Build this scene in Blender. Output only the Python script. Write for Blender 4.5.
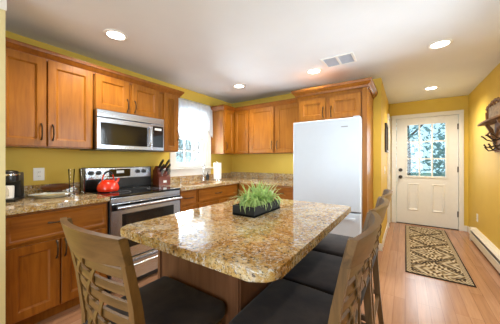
import bpy, bmesh, math, random
from mathutils import Vector, Matrix
random.seed(7)
PI = math.pi
C = bpy.context.scene.collection
SC = bpy.context.scene
for o in list(bpy.data.objects):
    bpy.data.objects.remove(o)

# ------------------------------------------------------------------ camera
cam_d = bpy.data.cameras.new('camera')
cam = bpy.data.objects.new('camera', cam_d); C.objects.link(cam)
cam.location = (0, 0, 1.25)
cam.rotation_euler = (PI / 2, 0, math.radians(33.9))
cam_d.sensor_width = 36; cam_d.lens = 231 / 500 * 36
cam_d.shift_y = -2 / 500
cam_d.clip_start = 0.02
SC.camera = cam

# ------------------------------------------------------------------ world, daylight, exposure
w = bpy.data.worlds.new('sky'); SC.world = w; w.use_nodes = True
nt = w.node_tree
bg = nt.nodes['Background']
bg.inputs[0].default_value = (0.50, 0.80, 0.95, 1); bg.inputs[1].default_value = 1.45

def area(name, loc, rot, sx, sy, power, col):
    d = bpy.data.lights.new(name, 'AREA'); d.shape = 'RECTANGLE'; d.size = sx; d.size_y = sy
    d.energy = power; d.color = col
    o = bpy.data.objects.new(name, d); C.objects.link(o); o.location = loc; o.rotation_euler = rot
    return o
# daylight entering by the wide window of the dining side, behind the camera
area('rear_window_daylight', (-0.9, -2.9, 1.45), (PI / 2, 0, 0), 3.2, 1.7, 110, (0.80, 0.91, 1.0))
# daylight entering by the kitchen window and by the glass of the back door
area('kitchen_window_daylight', (-3.03, 2.61, 1.6), (0, -PI / 2, 0), 0.9, 0.62, 110, (0.80, 0.92, 1.0))
# daylight entering by the window of the right wall
area('right_window_daylight', (.915 + .12, 2.1, 1.5), (0, PI / 2, 0), 1.0, 1.0, 55, (0.82, 0.92, 1.0))
area('door_glass_daylight', (0.32, 5.56, 1.44), (-PI / 2, 0, 0), 0.5, 0.9, 9, (0.85, 0.94, 1.0))

SC.view_settings.view_transform = 'Standard'
SC.view_settings.look = 'None'
SC.view_settings.gamma = 1
SC.view_settings.use_curve_mapping = False
SC.view_settings.exposure = 0.1

# ------------------------------------------------------------------ materials
def new_mat(name):
    m = bpy.data.materials.new(name); m.use_nodes = True
    n = m.node_tree.nodes; return m, n, m.node_tree.links, n['Principled BSDF']
def setp(b, col=None, rough=None, metal=None, spec=None, coat=None, coat_r=None):
    if col is not None: b.inputs['Base Color'].default_value = (*col, 1)
    if rough is not None: b.inputs['Roughness'].default_value = rough
    if metal is not None: b.inputs['Metallic'].default_value = metal
    if spec is not None: b.inputs['Specular IOR Level'].default_value = spec
    if coat is not None: b.inputs['Coat Weight'].default_value = coat
    if coat_r is not None: b.inputs['Coat Roughness'].default_value = coat_r
def coords(n, l, scale=(1, 1, 1), kind='Object', rot=(0, 0, 0)):
    t = n.new('ShaderNodeTexCoord'); mp = n.new('ShaderNodeMapping')
    mp.inputs['Scale'].default_value = scale; mp.inputs['Rotation'].default_value = rot
    l.new(t.outputs[kind], mp.inputs['Vector']); return mp.outputs[0]
def noise(n, l, vec, scale, detail=3, rough=.55, dist=0):
    t = n.new('ShaderNodeTexNoise'); t.inputs['Scale'].default_value = scale
    t.inputs['Detail'].default_value = detail; t.inputs['Roughness'].default_value = rough
    t.inputs['Distortion'].default_value = dist
    l.new(vec, t.inputs['Vector']); return t.outputs['Fac']
def ramp(n, l, fac, stops, interp='LINEAR'):
    r = n.new('ShaderNodeValToRGB'); r.color_ramp.interpolation = interp
    e = r.color_ramp.elements
    while len(e) < len(stops): e.new(0.5)
    for k, (p, c) in enumerate(stops):
        e[k].position = p; e[k].color = (*c, 1)
    l.new(fac, r.inputs[0]); return r.outputs[0]
def mix(n, l, fac, a, b, mode='MIX'):
    m = n.new('ShaderNodeMix'); m.data_type = 'RGBA'; m.blend_type = mode
    if isinstance(fac, (int, float)): m.inputs[0].default_value = fac
    else: l.new(fac, m.inputs[0])
    for k, v in ((6, a), (7, b)):
        if isinstance(v, tuple): m.inputs[k].default_value = (*v, 1)
        else: l.new(v, m.inputs[k])
    return m.outputs[2]
def bump(n, l, b, h, strength=.2, dist=.01):
    bp = n.new('ShaderNodeBump'); bp.inputs['Strength'].default_value = strength
    bp.inputs['Distance'].default_value = dist
    l.new(h, bp.inputs['Height']); l.new(bp.outputs[0], b.inputs['Normal'])
def plain(name, col, rough=.5, metal=0, var=.06, scale=14, **k):
    m, n, l, b = new_mat(name); setp(b, col, rough, metal, **k)
    v = coords(n, l); f = noise(n, l, v, scale)
    lo = tuple(c * (1 - var) for c in col); hi = tuple(min(1, c * (1 + var)) for c in col)
    l.new(ramp(n, l, f, [(.3, lo), (.7, hi)]), b.inputs['Base Color'])
    return m
def wood(name, dark, mid, light, stretch=(16, 16, 1.3), rough=.35, coat=.08):
    m, n, l, b = new_mat(name); setp(b, mid, rough, coat=coat, coat_r=.25, spec=.28)
    v = coords(n, l, stretch)
    g = noise(n, l, v, 2.2, 5, .6, .6)
    c1 = ramp(n, l, g, [(.28, dark), (.5, mid), (.74, light)])
    v2 = coords(n, l, (2.2, 2.2, 1.2)); g2 = noise(n, l, v2, 2.0, 2)
    c2 = ramp(n, l, g2, [(.3, (.80, .78, .74)), (.7, (1.06, 1.05, 1.02))])
    l.new(mix(n, l, 1.0, c1, c2, 'MULTIPLY'), b.inputs['Base Color'])
    bump(n, l, b, g, .05, .003)
    return m
M = {}
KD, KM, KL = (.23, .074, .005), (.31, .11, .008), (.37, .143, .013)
M['cab'] = wood('honey_maple_upright_grain', KD, KM, KL)
M['cab_h'] = wood('honey_maple_level_grain', KD, KM, KL, (1.3, 16, 16))
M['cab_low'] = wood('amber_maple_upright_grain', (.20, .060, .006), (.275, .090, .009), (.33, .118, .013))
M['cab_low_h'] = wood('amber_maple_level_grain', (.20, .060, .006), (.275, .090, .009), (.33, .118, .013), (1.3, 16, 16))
M['stool_wood'] = wood('walnut_stained_stool_wood', (.09, .048, .017), (.15, .082, .029), (.20, .112, .043), (14, 14, 1.6), .38, .3)
M['stool_wood_h'] = wood('walnut_stained_rail_wood', (.09, .048, .017), (.15, .082, .029), (.20, .112, .043), (1.6, 14, 14), .38, .3)
M['island_wood'] = wood('brown_island_panel', (.11, .045, .02), (.15, .064, .03), (.19, .085, .042), (11, 11, 1.1), .4, .15)
M['block_wood'] = wood('cherry_block', (.12, .018, .007), (.19, .03, .01), (.25, .045, .016), (6, 6, 18), .3, .3)
M['dish_wood'] = wood('brown_dish_wood', (.10, .035, .012), (.17, .065, .02), (.24, .1, .035), (4, 14, 14))
M['rack_wood'] = wood('carved_rack_wood', (.10, .045, .015), (.20, .095, .033), (.34, .19, .08), (4, 4, 10), .6, 0)
M['rack_wood'].node_tree.nodes['Principled BSDF'].inputs['Specular IOR Level'].default_value = .2
M['wall'] = None
def wall_mat():
    m, n, l, b = new_mat('mustard_wall_paint'); setp(b, (.66, .42, .06), .55, spec=.2)
    v = coords(n, l); f = noise(n, l, v, 2.2, 3)
    l.new(ramp(n, l, f, [(.3, (.66, .46, .075)), (.7, (.71, .50, .09))]), b.inputs['Base Color'])
    f2 = noise(n, l, v, 130, 2); bump(n, l, b, f2, .08, .002)
    return m
M['wall'] = wall_mat()
M['ceil'] = plain('white_textured_ceiling', (.77, .79, .825), .8, var=.03, scale=1.5)
def ceil_bump():
    m = M['ceil']; n = m.node_tree.nodes; l = m.node_tree.links
    f = noise(n, l, coords(n, l), 45, 3); bump(n, l, n['Principled BSDF'], f, .18, .006)
ceil_bump()
M['white'] = plain('white_semi_gloss_trim', (.80, .79, .76), .32, var=.02)
M['cream'] = plain('pale_cream_jamb_paint', (.72, .62, .33), .5, var=.03)
M['fridge'] = plain('white_appliance_enamel', (.60, .65, .72), .27, var=.01)
M['gasket'] = plain('grey_rubber_gasket', (.25, .25, .26), .6)
M['plastic'] = plain('white_plastic', (.82, .81, .78), .35, var=.02)
M['black'] = plain('black_plastic', (.012, .012, .013), .3, var=.2)
M['black_gloss'] = plain('black_glass', (.006, .006, .007), .05, var=.1, spec=.6)
M['oven_glass'] = plain('dark_oven_glass', (.010, .009, .008), .08, var=.1)
M['seat'] = None
def seat_mat():
    m, n, l, b = new_mat('charcoal_microfibre'); setp(b, (.03, .026, .03), .8, spec=.25)
    b.inputs['Sheen Weight'].default_value = .08; b.inputs['Sheen Roughness'].default_value = .4
    v = coords(n, l); f = noise(n, l, v, 7, 4, .6, .5)
    l.new(ramp(n, l, f, [(.3, (.017, .015, .019)), (.7, (.048, .037, .034))]), b.inputs['Base Color'])
    f2 = noise(n, l, v, 160, 2); bump(n, l, b, f2, .15, .002)
    return m
M['seat'] = seat_mat()
def steel():
    m, n, l, b = new_mat('brushed_stainless_steel'); setp(b, (.52, .54, .57), .25, .95)
    v = coords(n, l, (2, 2, 90)); f = noise(n, l, v, 3, 4)
    l.new(ramp(n, l, f, [(.3, (.45, .47, .51)), (.7, (.58, .60, .65))]), b.inputs['Base Color'])
    return m
M['steel'] = steel()
M['chrome'] = plain('polished_chrome', (.75, .75, .76), .12, 1, var=.02)
M['bronze'] = plain('antique_bronze_pull', (.085, .06, .042), .3, .9, var=.15, scale=40)
M['dark_metal'] = plain('dark_bronze_metal', (.06, .045, .035), .35, .8, var=.15)
M['hook'] = plain('wrought_hook_metal', (.055, .035, .022), .4, .7, var=.15)
M['red'] = plain('red_kettle_enamel', (.72, .032, .008), .14, var=.04, coat=.5)
M['towel'] = plain('white_paper', (.88, .87, .84), .8, var=.02)
M['tray'] = plain('frosted_tray_glass', (.62, .64, .58), .18, .3, var=.08, scale=60)
M['planter'] = plain('matte_black_planter', (.004, .004, .004), .7, var=.2)
M['loaf'] = M['dish_wood']
M['greyplate'] = plain('grey_vent_louver', (.50, .53, .60), .5, var=.05)
M['heater'] = plain('cream_heater_enamel', (.78, .75, .65), .4, var=.02)
M['mirror'] = plain('pale_print_paper', (.30, .24, .16), .3, var=.3, scale=5)
M['tile'] = plain('carved_plaque_stone', (.26, .18, .10), .6, var=.5, scale=24)
def granite():
    m, n, l, b = new_mat('gold_brown_granite'); setp(b, (.4, .3, .15), .06, spec=.75)
    v = coords(n, l)
    big = noise(n, l, v, 4.2, 5, .62, 1.6)
    base = ramp(n, l, big, [(.30, (.20, .18, .16)), (.40, (.36, .17, .04)), (.48, (.48, .28, .075)), (.56, (.60, .46, .22)), (.66, (.50, .48, .44)), (.8, (.3, .29, .28))])
    mid = noise(n, l, v, 30, 6, .78, 1.0)
    c2 = ramp(n, l, mid, [(.33, (.02, .018, .016)), (.43, (.28, .13, .03)), (.53, (.56, .36, .12)), (.62, (.72, .68, .60))])
    c = mix(n, l, .4, base, c2)
    fine = noise(n, l, v, 85, 4, .8)
    k = ramp(n, l, fine, [(.53, (0, 0, 0)), (.59, (.92, .92, .92))])
    c = mix(n, l, k, c, (.04, .036, .034))
    fine2 = noise(n, l, v, 62, 4, .8, .5)
    k2 = ramp(n, l, fine2, [(.55, (0, 0, 0)), (.61, (.85, .85, .85))])
    c = mix(n, l, k2, c, (.66, .66, .65))
    l.new(c, b.inputs['Base Color'])
    return m
M['granite'] = granite()
def floor_mat():
    m, n, l, b = new_mat('laminate_plank_floor'); setp(b, (.5, .3, .18), .22, spec=.5)
    v = coords(n, l, (1, 1, 1), rot=(0, 0, PI / 2))
    br = n.new('ShaderNodeTexBrick'); l.new(v, br.inputs['Vector'])
    br.inputs['Scale'].default_value = 1; br.inputs['Brick Width'].default_value = 1.25
    br.inputs['Row Height'].default_value = .085; br.inputs['Mortar Size'].default_value = .0012
    br.inputs['Color1'].default_value = (.36, .178, .094, 1); br.inputs['Color2'].default_value = (.44, .235, .135, 1)
    br.inputs['Mortar'].default_value = (.19, .09, .05, 1); br.offset = .37; br.offset_frequency = 3
    v2 = coords(n, l, (22, 1.2, 1)); g = noise(n, l, v2, 2, 5, .6, .4)
    gc = ramp(n, l, g, [(.3, (.82, .80, .78)), (.7, (1.08, 1.08, 1.08))])
    l.new(mix(n, l, 1.0, br.outputs['Color'], gc, 'MULTIPLY'), b.inputs['Base Color'])
    return m
M['floor'] = floor_mat()
def glass(name, tint=(1, 1, 1), gl=.07):
    m, n, l, b = new_mat(name); n.remove(b)
    t = n.new('ShaderNodeBsdfTransparent'); t.inputs[0].default_value = (*tint, 1)
    g = n.new('ShaderNodeBsdfGlossy'); g.inputs['Roughness'].default_value = .02
    f = n.new('ShaderNodeFresnel'); f.inputs[0].default_value = 1.45
    mx = n.new('ShaderNodeMixShader'); l.new(f.outputs[0], mx.inputs[0])
    l.new(t.outputs[0], mx.inputs[1]); l.new(g.outputs[0], mx.inputs[2])
    l.new(mx.outputs[0], n['Material Output'].inputs[0]); return m
M['glass'] = glass('clear_window_glass')
M['clear'] = glass('clear_drinking_glass', (.97, .97, .95))
def sheer(nm, tf):
    m, n, l, b = new_mat(nm); setp(b, (.86, .87, .9), .9)
    t = n.new('ShaderNodeBsdfTranslucent'); t.inputs[0].default_value = (.85, .88, .92, 1)
    mx = n.new('ShaderNodeMixShader'); mx.inputs[0].default_value = .6
    l.new(b.outputs[0], mx.inputs[1]); l.new(t.outputs[0], mx.inputs[2])
    tr = n.new('ShaderNodeBsdfTransparent'); m2 = n.new('ShaderNodeMixShader'); m2.inputs[0].default_value = tf
    l.new(mx.outputs[0], m2.inputs[1]); l.new(tr.outputs[0], m2.inputs[2])
    l.new(m2.outputs[0], n['Material Output'].inputs[0])
    f = noise(n, l, coords(n, l, (1, 8, 8)), 6, 3); bump(n, l, b, f, .1, .004)
    return m
M['sheer'] = sheer('white_sheer_cotton', .14); M['shade'] = sheer('white_shade_cloth', .30)
def emit(name, col, s):
    m, n, l, b = new_mat(name); setp(b, (.9, .9, .9), .4)
    b.inputs['Emission Color'].default_value = (*col, 1); b.inputs['Emission Strength'].default_value = s; return m
M['lamp'] = emit('lit_lamp_lens', (1, .93, .82), 14)
M['display'] = emit('dim_clock_display', (.10, .22, .20), .12)
def leaf(name, a, c, trans=.3):
    m, n, l, b = new_mat(name); setp(b, a, .45)
    f = noise(n, l, coords(n, l), 9, 2)
    l.new(ramp(n, l, f, [(.35, a), (.68, c)]), b.inputs['Base Color'])
    t = n.new('ShaderNodeBsdfTranslucent'); t.inputs[0].default_value = (*c, 1)
    mx = n.new('ShaderNodeMixShader'); mx.inputs[0].default_value = trans
    l.new(b.outputs[0], mx.inputs[1]); l.new(t.outputs[0], mx.inputs[2])
    l.new(mx.outputs[0], n['Material Output'].inputs[0]); return m
M['grass'] = leaf('potted_grass_blades', (.14, .34, .06), (.58, .74, .30))
M['foliage'] = leaf('tree_leaves', (.13, .26, .26), (.34, .50, .50), .5)
M['lawn'] = plain('lawn_ground', (.22, .30, .20), .9, var=.2)
M['bark'] = plain('tree_bark', (.12, .09, .07), .9, var=.3)
def rug_mat():
    m, n, l, b = new_mat('trellis_rug_wool'); setp(b, (.3, .25, .15), .95, spec=.1)
    t = n.new('ShaderNodeTexCoord'); s = n.new('ShaderNodeSeparateXYZ'); l.new(t.outputs['Object'], s.inputs[0])
    def mth(op, a, bb=None, cc=None):
        q = n.new('ShaderNodeMath'); q.operation = op
        for k, v in ((0, a), (1, bb), (2, cc)):
            if v is None: continue
            if isinstance(v, (int, float)): q.inputs[k].default_value = v
            else: l.new(v, q.inputs[k])
        return q.outputs[0]
    wob = mth('MULTIPLY', mth('SINE', mth('MULTIPLY', s.outputs[1], 36)), .012)
    X = mth('ADD', s.outputs[0], wob); Y = s.outputs[1]
    ax = mth('MULTIPLY', X, 1 / .56); ay = mth('MULTIPLY', Y, 1 / .60)
    p = mth('ADD', ax, ay); q = mth('SUBTRACT', ax, ay)
    dp = mth('ABSOLUTE', mth('SUBTRACT', mth('FRACT', p), .5)); dq = mth('ABSOLUTE', mth('SUBTRACT', mth('FRACT', q), .5))
    mxd = mth('MAXIMUM', dp, dq)                       # .5 on the lattice lines, 0 in the cell centre
    nzf = mth('MULTIPLY', noise(n, l, coords(n, l), 16, 2), .22)
    dp_, dq_ = dp, dq; dp = mth('ADD', dp, nzf); dq = mth('ADD', dq, nzf)
    rings = mth('SINE', mth('MULTIPLY', mxd, 40))
    petals = mth('SINE', mth('MULTIPLY', mth('SUBTRACT', dp, dq), 44))
    pat = mth('ADD', mth('MULTIPLY', rings, .5), mth('MULTIPLY', petals, .5))
    inner = ramp(n, l, mth('ADD', mth('MULTIPLY', pat, .5), .5), [(.22, (.07, .045, .028)), (.42, (.22, .15, .07)), (.56, (.44, .36, .22)), (.75, (.60, .54, .42))])
    line = mth('GREATER_THAN', mxd, .474)
    c = mix(n, l, line, inner, (.035, .027, .022))
    # border stripes
    bx = mth('ABSOLUTE', s.outputs[0]); by = mth('ABSOLUTE', s.outputs[1])
    edge = mth('MAXIMUM', mth('SUBTRACT', bx, .29), mth('SUBTRACT', by, 1.095))      # 0 at the rim, negative inside
    inb = mth('GREATER_THAN', edge, -.055)
    dots = mth('GREATER_THAN', mth('SINE', mth('MULTIPLY', mth('ADD', s.outputs[1], s.outputs[0]), 130)), 0)
    bc = mix(n, l, dots, (.50, .43, .30), (.20, .14, .08))
    c = mix(n, l, inb, c, bc)
    rim = mth('GREATER_THAN', edge, -.014)
    c = mix(n, l, rim, c, (.028, .022, .018))
    l.new(c, b.inputs['Base Color'])
    f2 = noise(n, l, coords(n, l), 260, 2); bump(n, l, b, f2, .35, .004)
    return m
M['rug'] = rug_mat()

# ------------------------------------------------------------------ mesh helpers
class MB:
    def __init__(s): s.bm = bmesh.new()
    def _add(s, bm2, mtx=None):
        if mtx is not None: bm2.transform(mtx)
        me = bpy.data.meshes.new('tmp'); bm2.to_mesh(me); bm2.free(); s.bm.from_mesh(me); bpy.data.meshes.remove(me); return s
    def box(s, x0, y0, z0, x1, y1, z1, bev=0, seg=2, mtx=None):
        b = bmesh.new(); bmesh.ops.create_cube(b, size=1)
        for v in b.verts:
            v.co = Vector(((x0 + x1) / 2 + v.co.x * (x1 - x0), (y0 + y1) / 2 + v.co.y * (y1 - y0), (z0 + z1) / 2 + v.co.z * (z1 - z0)))
        if bev: bmesh.ops.bevel(b, geom=b.edges[:], offset=bev, segments=seg, affect='EDGES', profile=.5, clamp_overlap=True)
        return s._add(b, mtx)
    def cyl(s, p0, p1, r0, r1=None, n=20, caps=True):
        r1 = r0 if r1 is None else r1
        return s.tube([p0, p1], [r0, r1], n, caps)
    def tube(s, pts, r, n=10, caps=True, sq=None):
        pts = [Vector(p) for p in pts]; rr = r if isinstance(r, (list, tuple)) else [r] * len(pts)
        b = s.bm; rings = []; up = None
        for i, p in enumerate(pts):
            d = (pts[min(i + 1, len(pts) - 1)] - pts[max(i - 1, 0)]).normalized()
            if up is None:
                up = Vector((0, 0, 1)) if abs(d.z) < .9 else Vector((1, 0, 0))
            a = (up - d * up.dot(d)).normalized(); c = d.cross(a); up = a
            ring = []
            for k in range(n):
                t = 2 * PI * k / n
                ring.append(b.verts.new(p + (a * math.cos(t) + c * math.sin(t)) * rr[i]))
            rings.append(ring)
        for i in range(len(rings) - 1):
            for k in range(n):
                b.faces.new((rings[i][k], rings[i][(k + 1) % n], rings[i + 1][(k + 1) % n], rings[i + 1][k]))
        if caps:
            b.faces.new(rings[0][::-1]); b.faces.new(rings[-1])
        return s
    def bar(s, pts, wd, th, side):
        """rectangular section swept along pts; side = width direction, either one vector or one per point"""
        b = s.bm; rings = []; pts = [Vector(p) for p in pts]
        for i, p in enumerate(pts):
            d = (pts[min(i + 1, len(pts) - 1)] - pts[max(i - 1, 0)]).normalized()
            sd = Vector(side[i] if isinstance(side, list) else side)
            sd = (sd - d * sd.dot(d)).normalized(); nn = d.cross(sd)
            ww = wd[i] if isinstance(wd, (list, tuple)) else wd
            tt = th[i] if isinstance(th, (list, tuple)) else th
            rings.append([b.verts.new(p + sd * a * ww / 2 + nn * c * tt / 2) for a, c in ((-1, -1), (1, -1), (1, 1), (-1, 1))])
        for i in range(len(rings) - 1):
            for k in range(4):
                b.faces.new((rings[i][k], rings[i][(k + 1) % 4], rings[i + 1][(k + 1) % 4], rings[i + 1][k]))
        b.faces.new(rings[0][::-1]); b.faces.new(rings[-1]); return s
    def lathe(s, prof, cx=0, cy=0, n=28, sx=1, sy=1, caps=True):
        b = s.bm; rings = []
        for r, z in prof:
            rings.append([b.verts.new((cx + sx * r * math.cos(2 * PI * k / n), cy + sy * r * math.sin(2 * PI * k / n), z)) for k in range(n)])
        for i in range(len(rings) - 1):
            for k in range(n):
                b.faces.new((rings[i][k], rings[i][(k + 1) % n], rings[i + 1][(k + 1) % n], rings[i + 1][k]))
        if caps: b.faces.new(rings[0][::-1]); b.faces.new(rings[-1])
        return s
    def prism(s, poly, z0, z1, bev=0, seg=2):
        b = bmesh.new(); lo = [b.verts.new((x, y, z0)) for x, y in poly]; hi = [b.verts.new((x, y, z1)) for x, y in poly]
        n = len(poly)
        for k in range(n): b.faces.new((lo[k], lo[(k + 1) % n], hi[(k + 1) % n], hi[k]))
        b.faces.new(lo[::-1]); b.faces.new(hi)
        if bev:
            ed = [e for e in b.edges if abs(e.verts[0].co.z - e.verts[1].co.z) < 1e-6]
            bmesh.ops.bevel(b, geom=ed, offset=bev, segments=seg, affect='EDGES', profile=.5)
        return s._add(b)
    def panel(s, x0, x1, z0, z1, yb, t, stile=.058, rec=.014, slope=.015):
        """a framed panel standing on plane y=yb and facing -y"""
        b = s.bm; rings = []
        for ins, dy in ((0, 0), (0, t - .003), (.003, t), (stile, t), (stile + .004, t - .003), (stile + slope, t - rec), (stile + slope + .006, t - rec)):
            rings.append([b.verts.new((x, yb - dy, z)) for x, z in ((x0 + ins, z0 + ins), (x1 - ins, z0 + ins), (x1 - ins, z1 - ins), (x0 + ins, z1 - ins))])
        for i in range(len(rings) - 1):
            for k in range(4): b.faces.new((rings[i][k], rings[i][(k + 1) % 4], rings[i + 1][(k + 1) % 4], rings[i + 1][k]))
        b.faces.new(rings[-1]); b.faces.new(rings[0][::-1]); return s
    def sweep(s, path, prof):
        """mitred run of a profile [(out, z)] along an open XY path, out = right-hand side of travel"""
        b = s.bm; P = [Vector(p) for p in path]; rings = []
        for i, p in enumerate(P):
            ns = []
            if i > 0: d = (P[i] - P[i - 1]).normalized(); ns.append(Vector((d.y, -d.x)))
            if i < len(P) - 1: d = (P[i + 1] - P[i]).normalized(); ns.append(Vector((d.y, -d.x)))
            m = ns[0] if len(ns) == 1 else (ns[0] + ns[1]) / (1 + ns[0].dot(ns[1]))
            rings.append([b.verts.new((p.x + m.x * o, p.y + m.y * o, z)) for o, z in prof])
        n = len(prof)
        for i in range(len(rings) - 1):
            for k in range(n): b.faces.new((rings[i][k], rings[i][(k + 1) % n], rings[i + 1][(k + 1) % n], rings[i + 1][k]))
        b.faces.new(rings[0][::-1]); b.faces.new(rings[-1]); return s
    def build(s, name, mat, parent=None, smooth=True, angle=38):
        wn = False
        bmesh.ops.recalc_face_normals(s.bm, faces=s.bm.faces[:])
        me = bpy.data.meshes.new(name); s.bm.to_mesh(me); s.bm.free()
        if smooth:
            for p in me.polygons: p.use_smooth = True
            me.set_sharp_from_angle(angle=math.radians(angle))
        wn = True
        me.materials.append(M[mat] if isinstance(mat, str) else mat)
        o = bpy.data.objects.new(name, me); C.objects.link(o)
        if parent: o.parent = parent
        if wn and angle < 60:
            q = o.modifiers.new('face_weighted_shading', 'WEIGHTED_NORMAL'); q.keep_sharp = True
        return o
def tag(o, label, cat=None, group=None, kind=None):
    o['label'] = label
    if cat: o['category'] = cat
    if group: o['group'] = group
    if kind: o['kind'] = kind
    return o
def thing(name, label, cat, loc=(0, 0, 0), rz=0, group=None):
    o = bpy.data.objects.new(name, None); C.objects.link(o); o.location = loc; o.rotation_euler = (0, 0, rz)
    o.empty_display_size = .05
    return tag(o, label, cat, group)
def struct(o, label=None):
    o['kind'] = 'structure'
    if label: o['label'] = label
    return o
KIDS = lambda o: [c for c in bpy.data.objects if c.parent == o]
def dup(root, loc, rz, label):
    r = root.copy(); C.objects.link(r); r.location = loc; r.rotation_euler = (0, 0, rz); r['label'] = label
    for ch in KIDS(root):
        c = ch.copy(); C.objects.link(c); c.parent = r
        for g in KIDS(ch):
            d = g.copy(); C.objects.link(d); d.parent = c
    return r

# ------------------------------------------------------------------ room dimensions
XL, XR, YB, YE, XH, CZ, YN = -2.9, .915, 3.65, 5.47, -.275, 2.383, -3.0
T = .15
# ------------------------------------------------------------------ structure
struct(MB().box(XL - T, YN - T, -.12, XR + T, YE + T, 0).build('floor', 'floor', smooth=False), 'pinkish brown laminate plank floor')
struct(MB().box(XL - T, YN - T, CZ, XR + T, YE + T, CZ + .12).build('ceiling', 'ceil', smooth=False), 'white textured ceiling')
WY0, WY1, WZ0, WZ1 = 2.27, 2.95, 1.12, 2.08
mb = MB()
mb.box(XL - T, YN - T, 0, XL, WY0, CZ); mb.box(XL - T, WY1, 0, XL, YB + T, CZ)
mb.box(XL - T, WY0, 0, XL, WY1, WZ0); mb.box(XL - T, WY0, WZ1, XL, WY1, CZ)
struct(mb.build('wall_left', 'wall', smooth=False), 'yellow kitchen wall with the window and the stove')
mb = MB(); mb.box(XL, YB, 0, XH, YB + T, CZ)
struct(mb.build('wall_back', 'wall', smooth=False), 'yellow wall behind the fridge and back counter')
struct(MB().box(XH - T, YB + T, 0, XH, YE, CZ).build('wall_hall', 'wall', smooth=False), 'yellow hall wall with the dark framed picture')
DX0, DX1, DZ = -.145, .785, 2.06
mb = MB(); mb.box(XH - T, YE, 0, DX0 - .02, YE + T, CZ); mb.box(DX1 + .02, YE, 0, XR + T, YE + T, CZ); mb.box(DX0 - .02, YE, DZ + .02, DX1 + .02, YE + T, CZ)
struct(mb.build('wall_far', 'wall', smooth=False), 'yellow wall around the white back door')
RY0, RY1, RZ0, RZ1 = 1.55, 2.65, .95, 2.05
mb = MB(); mb.box(XR, YN - T, 0, XR + T, RY0, CZ); mb.box(XR, RY1, 0, XR + T, YE, CZ); mb.box(XR, RY0, 0, XR + T, RY1, RZ0); mb.box(XR, RY0, RZ1, XR + T, RY1, CZ)
struct(mb.build('wall_right', 'wall', smooth=False), 'yellow wall with the coat rack and heater')
mb = MB(); mb.box(XL, YN - T, 0, -2.5, YN, CZ); mb.box(.7, YN - T, 0, XR, YN, CZ); mb.box(-2.5, YN - T, 0, .7, YN, .6); mb.box(-2.5, YN - T, 2.3, .7, YN, CZ)
struct(mb.build('wall_near', 'wall', smooth=False), 'wall behind the camera with the wide window')
struct(MB().box(XL, .25, 0, -2.2, .367, 2.24).build('wall_stub', 'cream', smooth=False), 'pale wall end at the left edge')
struct(MB().box(XL, .245, 2.24, -2.195, .372, CZ).build('trim_1', 'white', smooth=False), 'white trim above the wall end')

# ---- kitchen window
win = bpy.data.objects.new('window_1', None); C.objects.link(win); struct(win, 'white double hung kitchen window over the sink')
xi = XL - .085                              # plane of the sashes
mb = MB()
cw = .09
mb.box(XL, WY0 - cw, WZ0 - .02, XL + .018, WY0, WZ1 + cw, .004); mb.box(XL, WY1, WZ0 - .02, XL + .018, WY1 + cw, WZ1 + cw, .004)
mb.box(XL, WY0, WZ1, XL + .018, WY1, WZ1 + cw, .004)
mb.box(XL, WY0 - cw, 1.0, XL + .016, WY1 + cw, 1.10, .004)
mb.build('casing', 'white', win)
MB().box(xi, WY0 - cw - .02, 1.10, XL + .05, WY1 + cw + .02, 1.125, .006).build('window_sill', 'white', win)
mb = MB()
mb.box(XL - T, WY0, WZ0, XL, WY0 + .02, WZ1); mb.box(XL - T, WY1 - .02, WZ0, XL, WY1, WZ1); mb.box(XL - T, WY0, WZ1 - .02, XL, WY1, WZ1); mb.box(XL - T, WY0, WZ0, XL - .09, WY1, WZ0 + .02)
mb.build('window_frame', 'white', win)
def sash(x, z0, z1, y0, y1, rail, nm):
    mb = MB(); st = .055
    mb.box(x - .016, y0, z0, x + .016, y0 + st, z1, .003); mb.box(x - .016, y1 - st, z0, x + .016, y1, z1, .003)
    mb.box(x - .016, y0 + st, z0, x + .016, y1 - st, z0 + rail, .003); mb.box(x - .016, y0 + st, z1 - .05, x + .016, y1 - st, z1, .003)
    ya, yb2, za, zb = y0 + st, y1 - st, z0 + rail, z1 - .05
    for k in (1, 2): yy = ya + (yb2 - ya) * k / 3; mb.box(x - .011, yy - .008, za, x + .011, yy + .008, zb)
    zz = (za + zb) / 2; mb.box(x - .011, ya, zz - .008, x + .011, yb2, zz + .008)
    s = mb.build(nm, 'white', win)
    MB().box(x - .003, ya - .004, za - .004, x + .003, yb2 + .004, zb + .004).build('pane', 'glass', s)
sash(XL - .075, WZ0 + .02, 1.64, WY0 + .02, WY1 - .02, .075, 'sash')
sash(XL - .115, 1.60, WZ1 - .02, WY0 + .02, WY1 - .02, .05, 'sash')

# ---- window of the right wall, beside the camera's view
wr = bpy.data.objects.new('window_2', None); C.objects.link(wr); struct(wr, 'white window in the right wall')
mb = MB()
for y in (RY0, RY1 - .05, (RY0 + RY1) / 2 - .025): mb.box(XR + .06, y, RZ0, XR + .10, y + .05, RZ1)
for z in (RZ0, RZ1 - .05): mb.box(XR + .06, RY0, z, XR + .10, RY1, z + .05)
mb.box(XR - .018, RY0 - .09, RZ0 - .09, XR, RY0, RZ1 + .09, .004); mb.box(XR - .018, RY1, RZ0 - .09, XR, RY1 + .09, RZ1 + .09, .004)
mb.box(XR - .018, RY0, RZ1, XR, RY1, RZ1 + .09, .004); mb.box(XR - .03, RY0, RZ0 - .09, XR, RY1, RZ0, .004)
mb.build('window_frame', 'white', wr)
MB().box(XR + .078, RY0 + .04, RZ0 + .04, XR + .083, RY1 - .04, RZ1 - .04).build('pane', 'glass', wr)

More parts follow.
